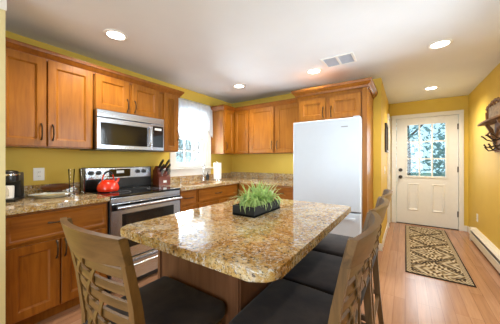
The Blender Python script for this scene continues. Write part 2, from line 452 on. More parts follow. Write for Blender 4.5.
# ---- back door
dr = bpy.data.objects.new('door_1', None); C.objects.link(dr); struct(dr, 'white back door with a nine light glass')
yf = YE + .03
gx0, gx1, gz0, gz1 = .035, .61, .945, 1.93
mb = MB()
mb.box(DX0, yf, .012, gx0, yf + .045, DZ); mb.box(gx1, yf, .012, DX1, yf + .045, DZ)
mb.box(gx0, yf, .012, gx1, yf + .045, gz0); mb.box(gx0, yf, gz1, gx1, yf + .045, DZ)
for a, c in ((.035, .215), (.41, .60)):
    x0, x1, z0, z1 = a, c, .27, .80
    for (ins, dy) in ((0, 0),):
        b = mb.bm; rings = []
        for ins, dy in ((0, .001), (.012, -.009), (.022, -.009), (.040, .006), (.05, .006)):
            rings.append([b.verts.new((x, yf - .0005 + dy - .001, z)) for x, z in ((x0 + ins, z0 + ins), (x1 - ins, z0 + ins), (x1 - ins, z1 - ins), (x0 + ins, z1 - ins))])
        for i in range(len(rings) - 1):
            for k in range(4): b.faces.new((rings[i][k], rings[i][(k + 1) % 4], rings[i + 1][(k + 1) % 4], rings[i + 1][k]))
mb.build('door_panel', 'white', dr)
mb = MB(); e = .038
mb.box(gx0 - e, yf - .014, gz0 - e, gx0, yf, gz1 + e, .005); mb.box(gx1, yf - .014, gz0 - e, gx1 + e, yf, gz1 + e, .005)
mb.box(gx0, yf - .014, gz0 - e, gx1, yf, gz0, .005); mb.box(gx0, yf - .014, gz1, gx1, yf, gz1 + e, .005)
for k in (1, 2):
    x = gx0 + (gx1 - gx0) * k / 3; mb.box(x - .012, yf - .006, gz0, x + .012, yf + .03, gz1)
    z = gz0 + (gz1 - gz0) * k / 3; mb.box(gx0, yf - .005, z - .012, gx1, yf + .03, z + .012)
mb.build('glass_frame', 'white', dr)
MB().box(gx0, yf + .012, gz0, gx1, yf + .018, gz1).build('glass', 'glass', dr)
mb = MB(); mb.cyl((-.078, yf, 1.052), (-.078, yf - .012, 1.052), .034); mb.cyl((-.078, yf - .012, 1.052), (-.078, yf - .03, 1.052), .022, .02)
mb.build('deadbolt', 'dark_metal', dr)
mb = MB(); mb.cyl((-.078, yf, .913), (-.078, yf - .012, .913), .034); mb.cyl((-.078, yf - .01, .913), (-.078, yf - .04, .913), .012)
mb.tube([(-.078, yf - .035, .913), (-.078, yf - .045, .913), (-.078, yf - .06, .913), (-.078, yf - .07, .913), (-.078, yf - .074, .913)], [.014, .026, .03, .024, .006], 20)
mb.build('door_knob', 'dark_metal', dr)
for z in (.28, 1.08, 1.85):
    MB().box(DX1 - .012, yf - .008, z - .05, DX1 + .012, yf + .002, z + .05).cyl((DX1, yf - .01, z - .05), (DX1, yf - .01, z + .05), .007).build('hinge', 'dark_metal', dr)
MB().box(DX0 - .015, YE + .002, 0, DX1 + .015, YE + .13, .012).build('threshold', 'dark_metal', dr)
mb = MB(); mb.box(DX0 - .085, YE - .02, 0, DX0 - .004, YE + .06, DZ + .004, .006); mb.box(DX1 + .004, YE - .02, 0, DX1 + .07, YE + .06, DZ + .004, .006)
mb.box(DX0 - .085, YE - .02, DZ + .004, DX1 + .07, YE + .06, DZ + .075, .006)
mb.build('door_casing', 'white', dr)

# ---- closet door in the hall wall
d2 = bpy.data.objects.new('door_2', None); C.objects.link(d2); struct(d2, 'white door casing on the hall wall')
mb = MB(); mb.box(XH, 4.93, 0, XH + .03, 5.0, 2.1, .005); mb.box(XH, 5.375, 0, XH + .03, 5.445, 2.1, .005); mb.box(XH, 5.0, 2.03, XH + .03, 5.375, 2.1, .005)
mb.build('door_casing', 'white', d2)
MB().box(XH, 5.0, .01, XH + .012, 5.375, 2.03).build('door_panel', 'white', d2)
# ---- baseboards
bp = lambda x0, y0, x1, y1, nm: struct(MB().box(x0, y0, 0, x1, y1, .10, .004).build(nm, 'white'))
bp(XH, YB + T + .001, XH + .014, 4.929, 'baseboard_hall')
bp(XR - .014, 4.93, XR, YE - .022, 'baseboard_right')
bp(DX1 + .071, YE - .014, XR - .015, YE, 'baseboard_far')
bp(-.37, YB - .014, XH + .014, YB, 'baseboard_back')

# ------------------------------------------------------------------ cabinets
def pull(mb, x, z, y, kind, L=.135):
    pts = []
    for k in range(9):
        t = -1 + 2 * k / 8; a = L / 2 * t; off = .004 + .026 * (1 - abs(t) ** 3.5)
        pts.append((x, y - off, z + a) if kind == 'v' else (x + a, y - off, z))
    mb.tube(pts, [.0075, .006, .005, .0055, .006, .0055, .005, .006, .0075], 8)
def fronts(root, fs, yb, low=False, t=.02):
    for f in fs:
        kind, x0, x1, z0, z1, hx, hz = f[:7]; ori = f[7] if len(f) > 7 else ('v' if kind == 'door' else 'h')
        mb = MB()
        if kind == 'door': mb.panel(x0, x1, z0, z1, yb, t)
        else: mb.panel(x0, x1, z0, z1, yb, t, .020, .004, .010)
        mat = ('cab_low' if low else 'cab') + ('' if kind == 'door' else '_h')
        p = mb.build(kind, mat, root)
        if hx is not None:
            h = MB(); pull(h, hx, hz, yb - t, ori); h.build('handle', 'bronze', p)
def cabinet(name, label, loc, rz, wd, d, h, fs, group, low=False, cat='cabinet'):
    r = thing(name, label, cat, loc, rz, group)
    mb = MB()
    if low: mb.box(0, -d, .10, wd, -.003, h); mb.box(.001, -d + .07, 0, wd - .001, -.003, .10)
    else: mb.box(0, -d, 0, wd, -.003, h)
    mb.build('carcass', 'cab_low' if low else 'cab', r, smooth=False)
    fronts(r, fs, -d, low)
    return r
R90 = PI / 2
GU, GB = 'wall cabinets', 'base cabinets'
# left wall: local x runs along +Y, the front faces +X
cabinet('wall_cabinet', 'tall double door maple wall cabinet left of the microwave', (XL, .372, 1.36), R90, 1.036 - .372, .31, .77,
        [('door', .005, .303, .008, .762, .268, .13), ('door', .313, .660, .008, .762, .345, .13)], GU)
cabinet('wall_cabinet', 'short double door maple cabinet directly above the microwave', (XL, 1.047, 1.755), R90, .786, .31, .375,
        [('door', .008, .352, .012, .365, .325, .10, 'v'), ('door', .384, .730, .012, .365, .41, .10, 'v')], GU)
nc = cabinet('wall_cabinet', 'narrow maple wall cabinet between microwave and window', (XL, 1.835, 1.36), R90, .252, .31, .77,
        [('door', .015, .240, .008, .762, .222, .22)], GU)
mb = MB()
for k in range(5): mb.box(.075 + k * .022, -.324, .09, .079 + k * .022, -.318, .68)
mb.build('bead', 'cab', [c for c in KIDS(nc) if c.name.startswith('door')][0], smooth=False)
# corner
r = thing('corner_cabinet', 'L-shaped corner wall cabinet right of the window', 'cabinet', (XL, YB, 1.36), 0, GU)
MB().prism([(.003, -.61), (.31, -.61), (.31, -.31), (.655, -.31), (.655, -.003), (.003, -.003)], 0, .77).build('carcass', 'cab', r, smooth=False)
mb = MB(); mb.panel(.33, .63, .008, .762, -.31, .02, .05); mb.build('door', 'cab', r)
mb = MB(); mb.panel(-.595, -.345, .008, .762, -.31, .02, .05); mb.bm.transform(Matrix.Rotation(R90, 4, 'Z')); p = mb.build('door', 'cab', r)
h = MB(); pull(h, -.57, .13, -.33, 'v'); h.bm.transform(Matrix.Rotation(R90, 4, 'Z')); h.build('handle', 'bronze', p)
cabinet('wall_cabinet', 'double door maple wall cabinet on the back wall left of the fridge', (-2.243, YB, 1.36), 0, 1.0, .31, .77,
        [('door', .006, .474, .008, .762, .445, .13), ('door', .508, .985, .008, .762, .54, .13)], GU)
cabinet('wall_cabinet', 'deep double door maple cabinet above the white fridge', (-1.24, YB, 1.765), 0, .835, .63, .36,
        [('door', .033, .386, .012, .292, .36, .10, 'v'), ('door', .436, .806, .012, .292, .462, .10, 'v')], GU)
p = thing('cabinet_end_panel', 'tall maple end panel on the right side of the fridge', 'panel', (0, 0, 0))
MB().box(-.404, 3.005, 0, -.370, YB - .001, 2.125).build('side_board', 'cab', p, smooth=False)
MB().box(-.420, 2.995, 0, -.372, 3.004, 2.125).build('front_stile', 'cab', p, smooth=False)
# crown mouldings
prof = [(0, 2.105), (.014, 2.105), (.018, 2.125), (.03, 2.135), (.045, 2.158), (.052, 2.162), (.056, 2.178), (.056, 2.19), (0, 2.19)]
tag(MB().sweep([(-2.589, .372), (-2.589, 2.0875), (XL, 2.0875)], prof).build('crown_moulding', 'cab_low', angle=25), 'long crown moulding along the left wall cabinets', 'moulding', 'crown mouldings')
tag(MB().sweep([(XL, 3.039), (-2.589, 3.039), (-2.589, 3.339), (-1.245, 3.339)], prof).build('crown_moulding', 'cab_low', angle=25), 'crown moulding stepping round the corner cabinet by the window', 'moulding', 'crown mouldings')
tag(MB().sweep([(-1.2405, 3.27), (-1.2405, 2.994), (-.3695, 2.994), (-.3695, YB - .001)], prof).build('crown_moulding', 'cab_low', angle=25), 'crown moulding over the fridge cabinet', 'moulding', 'crown mouldings')
# light rails omitted; base cabinets
cabinet('base_cabinet', 'wide base cabinet with drawer and two doors left of the stove', (XL, .372, 0), R90, .664, .62, .875,
        [('drawer', .004, .645, .655, .855, .30, .772), ('door', .004, .305, .11, .630, .283, .555), ('door', .315, .645, .11, .630, .337, .555)], GB, True)
cabinet('base_cabinet', 'narrow drawer base cabinet between stove and sink', (XL, 1.84, 0), R90, .29, .62, .875,
        [('drawer', .015, .268, .695, .86, .14, .775), ('door', .015, .268, .11, .665, .235, .55)], GB, True)
cabinet('base_cabinet', 'sink base cabinet with false drawer front under the window', (XL, 2.135, 0), R90, .893, .62, .875,
        [('drawer', .02, .78, .695, .86, .40, .775), ('door', .02, .395, .11, .665, .35, .55), ('door', .405, .78, .11, .665, .45, .55)], GB, True)
r = thing('base_cabinet', 'back wall base cabinet run beside the fridge', 'cabinet', (XL, YB, 0), 0, GB)
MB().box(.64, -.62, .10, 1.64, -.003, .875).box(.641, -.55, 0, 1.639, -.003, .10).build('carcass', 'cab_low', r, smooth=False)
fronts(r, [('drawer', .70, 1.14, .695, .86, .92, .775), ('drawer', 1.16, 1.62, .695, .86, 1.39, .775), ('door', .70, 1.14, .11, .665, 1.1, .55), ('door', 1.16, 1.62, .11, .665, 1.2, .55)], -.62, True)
# worktops
def worktop(name, label, prisms, splash):
    t = thing(name, label, 'countertop', (0, 0, 0), 0, 'granite wall worktops')
    mb = MB()
    for p in prisms: mb.prism(p, .876, .914)
    mb.build('slab', 'granite', t, smooth=False)
    mb = MB()
    for b in splash: mb.box(*b)
    mb.build('backsplash', 'granite', t, smooth=False)
    return t
worktop('granite_worktop', 'short granite worktop left of the stove', [[(XL, .372), (-2.235, .372), (-2.235, 1.036), (XL, 1.036)]], [(XL, .372, .914, XL + .02, 1.036, 1.015)])
SX0, SX1, SY0, SY1 = -2.77, -2.36, 2.20, 2.68
rect = lambda a, b, c, d: [(a, b), (c, b), (c, d), (a, d)]
worktop('granite_worktop', 'L-shaped granite worktop around the sink and corner',
        [rect(XL, 1.838, -2.235, SY0), rect(XL, SY0, SX0, SY1), rect(SX1, SY0, -2.235, SY1), rect(XL, SY1, -2.235, 3.015), rect(XL, 3.015, -1.255, YB)],
        [(XL, 1.838, .914, XL + .02, YB - .02, .998), (XL, YB - .02, .914, -1.255, YB, 1.015)])
mb = MB()
b = mb.bm
def basin(b):
    rings = []
    for ins, z in ((-.012, .875), (0, .875), (.012, .70), (.03, .688)):
        rings.append([b.verts.new((x, y, z)) for x, y in ((SX0 + ins, SY0 + ins), (SX1 - ins, SY0 + ins), (SX1 - ins, SY1 - ins), (SX0 + ins, SY1 - ins))])
    for i in range(3):
        for k in range(4): b.faces.new((rings[i][k], rings[i][(k + 1) % 4], rings[i + 1][(k + 1) % 4], rings[i + 1][k]))
    b.faces.new(rings[-1])
basin(b)
tag(mb.build('sink_basin', 'steel'), 'undermount stainless sink basin below the window', 'sink')

# ------------------------------------------------------------------ island
isl = thing('kitchen_island', 'brown wood panelled island base under the granite top', 'kitchen island', (-.86, 1.26, 0))
MB().box(-.275, -.475, 0, .285, .495, .873).build('cabinet_body', 'island_wood', isl, smooth=False)
for x in (-.2785, .2565): MB().box(x, -.482, 0, x + .022, -.472, .873).build('corner_trim', 'island_wood', isl, smooth=False)
poly = []
x0, x1, y0, y1 = -1.20, -.325, .588, 1.812
for cx, cy, a0, rr in ((x0, y0, PI, .045), (x1, y0, 1.5 * PI, .075), (x1, y1, 0, .02), (x0, y1, PI / 2, .02)):
    ox = cx + rr if cx == x0 else cx - rr; oy = cy + rr if cy == y0 else cy - rr
    for k in range(7):
        a = a0 + PI / 2 * k / 6; poly.append((ox + rr * math.cos(a), oy + rr * math.sin(a)))
tag(MB().prism(poly, .874, .914, .010, 3).build('island_countertop', 'granite'), 'gold and brown granite island top with rounded corners', 'countertop')

# ------------------------------------------------------------------ stove
rg = thing('kitchen_range', 'stainless steel electric range with black glass top', 'stove', (XL, 1.043, 0), R90)
Wd = .788; FY = -.635
MB().box(0, FY, .02, Wd, -.03, .895).build('body', 'black', rg, smooth=False)
MB().box(-.002, FY - .03, .895, Wd + .002, -.008, .917, .006).build('cooktop', 'black_gloss', rg)
for x, y, rr in ((.2, -.20, .075), (.58, -.2, .095), (.2, -.45, .095), (.58, -.45, .075)):
    MB().lathe([(rr, .9172), (rr, .9177), (rr - .006, .9177), (rr - .006, .9172)], x, y, 40, caps=False).build('burner_ring', 'gasket', rg)
bg_ = MB().box(0, -.075, .917, Wd, -.005, 1.165, .008).build('backguard', 'black', rg)
MB().box(.02, -.082, 1.035, Wd - .015, -.073, 1.158, .004).build('control_panel', 'steel', bg_)
MB().box(.255, -.086, 1.052, .50, -.081, 1.143, .002).build('display', 'black_gloss', bg_)
MB().box(.335, -.0875, 1.095, .42, -.0858, 1.125).build('clock', 'display', bg_)
for x in (.068, .145, .592, .675):
    MB().cyl((x, -.081, 1.108), (x, -.107, 1.108), .026, .022, 24).box(x - .004, -.112, 1.088, x + .004, -.105, 1.128).build('knob', 'black', bg_)
MB().box(.002, FY - .022, .845, Wd - .002, FY, .893, .003).build('front_trim', 'steel', rg)
od = MB().box(.004, FY - .035, .30, Wd - .004, FY, .842, .006).build('oven_door', 'steel', rg)
MB().box(.10, FY - .038, .40, Wd - .10, FY - .034, .735, .003).build('oven_window', 'oven_glass', od)
MB().box(.004, FY - .036, .775, Wd - .004, FY - .033, .835).build('top_strip', 'black_gloss', od)
def hbar(z, name, par, yy):
    mb = MB(); mb.tube([(.03, yy - .055, z), (Wd / 2, yy - .062, z), (Wd - .03, yy - .055, z)], .014, 14)
    for x in (.06, Wd - .06): mb.box(x - .012, yy - .055, z - .012, x + .012, yy, z + .012, .003)
    mb.build(name, 'steel', par)
hbar(.808, 'handle', od, FY - .034)
dw = MB().box(.004, FY - .032, .07, Wd - .004, FY, .290, .006).build('drawer', 'steel', rg)
hbar(.232, 'handle', dw, FY - .03)
MB().box(.03, FY + .04, 0, Wd - .03, FY + .05, .03).build('toe_panel', 'black', rg)

# ------------------------------------------------------------------ microwave
mw = thing('microwave_oven', 'stainless over-the-range microwave above the stove', 'microwave', (XL, 1.037, 1.352), R90)
Wm, Dm = .755, .375
MB().box(0, -Dm, .006, Wm, 0, .400).build('body', 'black', mw, smooth=False)
MB().box(0, -Dm - .03, .33, Wm, -Dm, .400, .004).build('vent_strip', 'steel', mw)
md = MB().box(0, -Dm - .03, .012, .585, -Dm, .321, .004).build('door', 'steel', mw)
MB().box(.032, -Dm - .034, .05, .53, -Dm - .029, .275, .003).build('window', 'oven_glass', md)
mb = MB(); mb.tube([(.557, -Dm - .034, .06), (.557, -Dm - .06, .085), (.557, -Dm - .066, .17), (.557, -Dm - .06, .26), (.557, -Dm - .034, .285)], .011, 12); mb.build('handle', 'steel', md)
cp = MB().box(.587, -Dm - .03, .012, Wm, -Dm, .326, .004).build('control_panel', 'steel', mw)
MB().box(.602, -Dm - .033, .05, Wm - .014, -Dm - .029, .305, .003).build('keypad', 'black_gloss', cp)
MB().box(.625, -Dm - .0345, .255, Wm - .04, -Dm - .0325, .28).build('clock', 'display', cp)
MB().box(.0, -Dm - .02, 0, Wm, 0, .006).build('underside_grille', 'black', mw)

# ------------------------------------------------------------------ refrigerator
fr = thing('refrigerator', 'white bottom freezer refrigerator with plain doors', 'refrigerator', (-.833, YB - .03, 0))
MB().box(-.41, -.66, .02, .41, 0, 1.735, .004).build('body', 'fridge', fr)
MB().box(-.41, -.672, .06, .41, -.66, 1.735).build('gasket', 'gasket', fr)
fd = MB().box(-.413, -.735, .645, .413, -.672, 1.748, .014, 3).build('fridge_door', 'fridge', fr)
MB().box(.20, -.7365, 1.640, .275, -.7345, 1.651).build('badge', 'gasket', fd)
zd = MB().box(-.413, -.735, .07, .413, -.672, .628, .014, 3).build('freezer_drawer', 'fridge', fr)
MB().box(-.36, -.775, .55, .36, -.76, .58, .005).box(-.35, -.765, .556, -.32, -.733, .574).box(.32, -.765, .556, .35, -.733, .574).build('handle', 'fridge', zd)
MB().box(-.40, -.70, 0, .40, -.64, .06).build('kick_plate', 'gasket', fr)
MB().box(.33, -.73, 1.748, .40, -.62, 1.76, .003).build('hinge_cover', 'fridge', fr)

# ------------------------------------------------------------------ counter stools
def stool():
    t = thing('counter_stool', 'x', 'stool', (0, 0, 0), 0, 'counter stools around the island')
    W = .215
    # seat: rounded cushion
    b = bmesh.new(); bmesh.ops.create_cube(b, size=1)
    for v in b.verts: v.co = Vector((v.co.x * 2 * (W + .003) * (1 if v.co.y > 0 else .92), -.010 + v.co.y * .40, .605 + v.co.z * .075))
    bmesh.ops.bevel(b, geom=b.edges[:], offset=.03, segments=4, affect='EDGES', profile=.5)
    bmesh.ops.subdivide_edges(b, edges=b.edges[:], cuts=1, use_grid_fill=True)
    for v in b.verts:
        if v.co.z > .63:
            v.co.z += .012 * math.cos(v.co.x / W * 1.4) * math.cos((v.co.y + .012) / .2 * 1.4)
    mb = MB(); mb._add(b); mb.build('seat', 'seat', t, angle=70)
    MB().box(-W + .02, -.165, .515, W - .02, .165, .568, .004).build('seat_frame', 'stool_wood_h', t)
    # back posts, each one piece with its rear leg
    for s in (-1, 1):
        pts = [(s * .182, -.235, 0), (s * .182, -.205, .25), (s * .182, -.185, .52), (s * .180, -.188, .66), (s * .190, -.210, .82), (s * .194, -.238, .96), (s * .196, -.254, 1.03)]
        wd = [.026, .030, .034, .034, .028, .025, .024]
        MB().bar(pts, wd, [.03, .036, .042, .038, .028, .024, .022], (1, 0, 0)).build('back_post', 'stool_wood', t)
        MB().bar([(s * .188, .160, 0), (s * .185, .152, .30), (s * .180, .145, .56)], [.026, .032, .04], [.026, .032, .04], (1, 0, 0)).build('front_leg', 'stool_wood', t)
        MB().bar([(s * .184, .150, .27), (s * .180, -.205, .27)], .018, .032, (1, 0, 0)).build('side_stretcher', 'stool_wood', t)
    MB().bar([(-.184, .154, .20), (.184, .154, .20)], .022, .036, (0, 1, 0)).build('footrest', 'stool_wood_h', t)
    MB().bar([(-.18, -.207, .24), (.18, -.207, .24)], .018, .03, (0, 1, 0)).build('rear_stretcher', 'stool_wood_h', t)
    # curved top rail
    def yback(z): # back plane as a function of the height
        ks = [(.66, -.188), (.82, -.210), (.96, -.240), (1.045, -.262)]
        for (a, ya), (c, yc) in zip(ks, ks[1:]):
            if z <= c: return ya + (yc - ya) * (z - a) / (c - a)
        return ks[-1][1]
    bow = lambda x, k=.036: -k * (1 - (x / .21) ** 2)
    mb = MB(); b = mb.bm; n = 14; rings = []
    for i in range(n + 1):
        x = -.21 + .42 * i / n; u = x / .21
        z0 = .953 - .008 * (1 - u * u); z1 = 1.041 - .006 * u * u
        ring = []
        for z, side in ((z0, 0), (z1, 0), (z1, 1), (z0, 1)):
            ring.append(b.verts.new((x, yback(z) + bow(x) + (.010 if side else -.010), z)))
        rings.append(ring)
    for i in range(n):
        for k in range(4): b.faces.new((rings[i][k], rings[i][(k + 1) % 4], rings[i + 1][(k + 1) % 4], rings[i + 1][k]))
    b.faces.new(rings[0][::-1]); b.faces.new(rings[-1])
    bmesh.ops.bevel(b, geom=[e for e in b.edges if e.calc_face_angle(0) > .6], offset=.004, segments=2, affect='EDGES')
    mb.build('top_rail', 'stool_wood_h', t)
    for z in (.700, .755, .810, .865, .920):
        pts = [(x / 10 * .188, yback(z) + bow(x / 10 * .205, .026), z) for x in range(-10, 11, 2)]
        MB().bar(pts, .026, .010, (0, 0, 1)).build('back_slat', 'stool_wood_h', t)
    for xc, ph in ((-.092, 0), (-.034, PI), (.024, 0)):
        pts = []
        for k in range(33):
            z = .645 + (.965 - .645) * k / 32
            a = PI * (z - .700) / .055 + ph
            pts.append((xc + .007 * math.sin(a * .5), yback(z) + bow(xc, .026) + .010 * math.cos(a), z))
        MB().bar(pts, .018, .005, (1, 0, 0)).build('woven_strip', 'stool_wood', t)
    MB().bar([(x / 10 * .185, yback(.66) + bow(x / 10 * .19, .012), .648) for x in range(-10, 11, 2)], .04, .016, (0, 0, 1)).build('lower_rail', 'stool_wood_h', t)
    return t
st = stool()
st.location = (-.853, .588, 0); st['label'] = 'dark wood lattice back stool at the near end of the island'
dup(st, (-.374, .880, 0), R90, 'lattice back stool on the right side, nearest the camera')
dup(st, (-.374, 1.325, 0), R90, 'middle lattice back stool of the right-hand row')
dup(st, (-.374, 1.768, 0), R90, 'lattice back stool of the right row, nearest the fridge')

# ------------------------------------------------------------------ ceiling fixtures
def downlight():
    t = thing('recessed_light', 'x', 'ceiling light', (0, 0, CZ), 0, 'recessed ceiling lights')
    MB().lathe([(.098, 0), (.098, -.004), (.090, -.009), (.076, -.009), (.070, -.004), (.070, 0)], caps=False, n=40).build('trim_ring', 'plastic', t)
    MB().lathe([(.001, -.004), (.071, -.0035)], n=36, caps=False).build('lens', 'lamp', t)
    return t
L0 = downlight(); L0.location = (-2.176, 1.06, CZ); L0['label'] = 'recessed light over the stove aisle, nearest the left wall cabinets'
LP = [(-2.176, 1.06)]
for x, y, lb in ((-2.112, 2.842, 'recessed light in front of the corner cabinet'), (-.964, 2.895, 'recessed light beside the ceiling vent above the fridge'),
                 (.282, 2.908, 'recessed light over the near end of the hall'), (.337, 4.606, 'recessed light nearest the back door')):
    dup(L0, (x, y, CZ), 0, lb); LP.append((x, y))
POW = [17, 15, 11, 20, 20]
for (x, y), pw in zip(LP, POW):
    d = bpy.data.lights.new('downlight_beam', 'SPOT'); d.energy = pw * 3.6; d.spot_size = math.radians(150); d.spot_blend = .7
    d.shadow_soft_size = .06; d.color = (1, .91, .78)
    o = bpy.data.objects.new('downlight_beam', d); C.objects.link(o); o.location = (x, y, CZ - .03)
v = thing('ceiling_vent', 'white rectangular ceiling vent with two grey grilles', 'vent', (-.625, 2.735, CZ))
mb = MB()
mb.box(-.17, -.135, -.012, -.145, .135, 0, .003); mb.box(.145, -.135, -.012, .17, .135, 0, .003); mb.box(-.145, -.135, -.012, .145, -.118, 0, .003); mb.box(-.145, .118, -.012, .145, .135, 0, .003); mb.box(-.012, -.118, -.012, .012, .118, 0)
mb.build('frame', 'plastic', v)
for s in (-1, 1):
    mb = MB(); a, c = (-.145, -.012) if s < 0 else (.012, .145)
    mb.box(a, -.118, -.002, c, .118, 0)
    for k in range(9): y = -.105 + .026 * k; mb.box(a, y, -.008, c, y + .009, -.001)
    mb.build('grille', 'greyplate', v, smooth=False)

# ------------------------------------------------------------------ curtain and shade
cu = thing('curtain_valance', 'white gathered valance curtain across the window top', 'curtain', (XL + .055, (WY0 + WY1) / 2, 2.17))
mb = MB(); b = mb.bm; ny, nz = 90, 10; g = []
Wc = .412
for i in range(ny + 1):
    row = []
    y = -Wc + 2 * Wc * i / ny
    for j in range(nz + 1):
        f = j / nz; amp = .006 + .016 * f
        x = amp * math.sin(i * .72 + .6 * math.sin(i * .21)) + .004 * math.sin(i * 1.9)
        drop = .45 + .018 * math.sin(i * .36)
        if i < 10 or i > ny - 10: drop += .10 * (1 - min(i, ny - i) / 10)
        row.append(b.verts.new((x, y, .03 - f * drop)))
    g.append(row)
for i in range(ny):
    for j in range(nz): b.faces.new((g[i][j], g[i + 1][j], g[i + 1][j + 1], g[i][j + 1]))
o = mb.build('fabric', 'sheer', cu, angle=180); sol = o.modifiers.new('thickness', 'SOLIDIFY'); sol.thickness = .002
mb = MB(); mb.cyl((0, -Wc - .005, 0), (0, Wc + .005, 0), .007, n=12)
for s in (-1, 1): mb.box(-.054, s * (Wc - .02) - .006, -.006, .002, s * (Wc - .02) + .006, .006)
mb.build('rod', 'plastic', cu)
sh = thing('window_shade', 'white raised shade behind the valance curtain', 'window shade', (XL - .03, (WY0 + WY1) / 2, 1.62))
mb = MB(); b = mb.bm; vs = [b.verts.new(c_) for c_ in ((0, -.31, .01), (0, .31, .01), (0, .31, .43), (0, -.31, .43))]; b.faces.new(vs)
o = mb.build('cloth', 'shade', sh, smooth=False); o.modifiers.new('thickness', 'SOLIDIFY').thickness = .001
MB().box(-.010, -.315, 0, .010, .315, .02, .004).build('bottom_rail', 'plastic', sh)
MB().cyl((0, -.315, .43), (0, .315, .43), .012).build('roller', 'plastic', sh)

# ------------------------------------------------------------------ counter things
k = thing('tea_kettle', 'shiny red tea kettle on the stove', 'kettle', (-2.60, 1.188, .9178), math.radians(100)); k.scale = (.9, .9, .9)
MB().lathe([(.085, 0), (.104, .006), (.113, .025), (.115, .045), (.108, .075), (.09, .105), (.062, .128), (.04, .138), (.036, .14)], n=40).build('body', 'red', k)
MB().lathe([(.086, 0), (.1045, .0055), (.1052, .010), (.086, .012)], n=40, caps=False).build('base_rim', 'black', k)
MB().lathe([(.042, .138), (.045, .142), (.036, .152), (.012, .158), (.008, .165)], n=28).lathe([(.008, .165), (.013, .172), (.013, .182), (.006, .187)], n=20).build('lid', 'chrome', k)
mb = MB(); mb.tube([(.085, 0, .085), (.115, 0, .115), (.135, 0, .145)], [.022, .017, .013], 16); mb.build('spout', 'red', k)
mb = MB(); pts = [(.072 * math.cos(a), 0, .118 + .115 * math.sin(a)) for a in [PI * q / 12 for q in range(13)]]
hd = mb.tube(pts, .0065, 12).build('handle', 'red', k)
MB().tube([(.072 * math.cos(a), 0, .118 + .115 * math.sin(a)) for a in [PI * q / 12 for q in range(3, 10)]], [.009, .011, .0115, .0115, .0115, .011, .009], 12).build('grip', 'black', hd)
# knife block with knives
kb = thing('knife_block', 'reddish cherry knife block beside the stove', 'knife block', (-2.745, 1.935, .914), math.radians(-12)); kb.scale = (1.2, 1.2, 1.2)
mb = MB(); prof2 = [(-.095, 0), (.085, 0), (.085, .085), (-.02, .215), (-.095, .165)]
b = mb.bm; A = [b.verts.new((x, -.065, z)) for x, z in prof2]; B = [b.verts.new((x, .065, z)) for x, z in prof2]
for q in range(5): b.faces.new((A[q], A[(q + 1) % 5], B[(q + 1) % 5], B[q]))
b.faces.new(A[::-1]); b.faces.new(B)
bmesh.ops.bevel(b, geom=b.edges[:], offset=.004, segments=2, affect='EDGES')
mb.build('block', 'block_wood', kb)
MB().box(.0852, -.018, .03, .0865, .018, .055).build('emblem', 'plastic', kb)
# the sloping face runs from (.085,.085) to (-.02,.215); knives leave it along its normal
nd = Vector((.130, 0, .105)).normalized(); sl = Vector((-.105, 0, .130)).normalized()
rot = Matrix.Rotation(math.radians(-35), 4, 'Z'); base = Vector((-2.745, 1.935, .914))
n_ = 0
klab = ['black handled knife in the top left slot of the block', 'black handled knife in the top right slot of the block', 'black handled knife in the middle left slot of the block',
        'black handled knife in the middle right slot of the block', 'steel backed knife in the lower left slot of the block', 'kitchen scissors in the lower right slot of the block']
for row, tt in enumerate((.135, .085, .035)):
    for s in (-1, 1):
        p0 = Vector((.085, s * .034, .085)) + sl * tt
        L = .13 - row * .015
        kt = thing('kitchen_knife' if n_ < 5 else 'kitchen_scissors', klab[n_], 'knife' if n_ < 5 else 'scissors', base, math.radians(-12), 'knives in the block'); kt.scale = (1.2, 1.2, 1.2)
        if n_ < 5:
            MB().bar([p0 + nd * .001, p0 + nd * .018], .024, .012, tuple(sl)).build('bolster', 'chrome', kt)
            MB().bar([p0 + nd * .018, p0 + nd * (.02 + L * .5), p0 + nd * (.02 + L) - sl * .006], [.022, .025, .02], [.014, .016, .013], tuple(sl)).build('handle', 'black' if n_ != 4 else 'steel', kt)
        else:
            MB().bar([p0 + nd * .001, p0 + nd * .03], .02, .008, tuple(sl)).build('blade', 'chrome', kt)
            for sg in (-1, 1):
                c0 = p0 + nd * .062 + sl * sg * .012
                pts = [c0 + nd * .032 * math.cos(2 * PI * q / 16) + sl * .011 * math.sin(2 * PI * q / 16) for q in range(17)]
                MB().tube(pts, .005, 8).build('finger_ring', 'gasket', kt)
        n_ += 1
# coffee maker
cm = thing('coffee_maker', 'black single cup coffee maker at the left end of the counter', 'coffee maker', (-2.70, .475, .914), math.radians(62)); cm.scale = (.78, .78, .78)
MB().box(-.085, -.13, 0, .085, .12, .03, .012).build('base', 'black', cm)
MB().box(-.08, .02, .03, .08, .12, .25, .012).build('column', 'black', cm)
mb = MB(); mb.lathe([(.078, .205), (.085, .215), (.085, .29), (.07, .315), (.03, .325)], 0, -.03, 32, 1, 1.15); mb.box(-.08, -.02, .205, .08, .12, .30, .015); mb.build('brew_head', 'black', cm)
MB().lathe([(.0865, .270), (.088, .274), (.088, .284), (.0865, .288)], 0, -.03, 32, 1, 1.15, False).build('silver_band', 'chrome', cm)
MB().box(-.06, -.12, .03, .06, -.01, .036, .002).build('drip_tray', 'steel', cm)
mg = thing('travel_mug', 'pale grey mug standing in the coffee maker', 'mug', (-2.70 + .052 * math.sin(math.radians(62)), .475 - .052 * math.cos(math.radians(62)), .9425)); mg.scale = (.74, .74, .74)
MB().lathe([(.050, 0), (.056, .005), (.058, .12), (.055, .135), (.05, .137), (.048, .01), (.001, .008)], n=32).build('cup', 'plastic', mg)
MB().tube([(.056, 0, .03), (.082, 0, .04), (.088, 0, .07), (.082, 0, .1), (.056, 0, .11)], .006, 10).build('handle', 'plastic', mg)
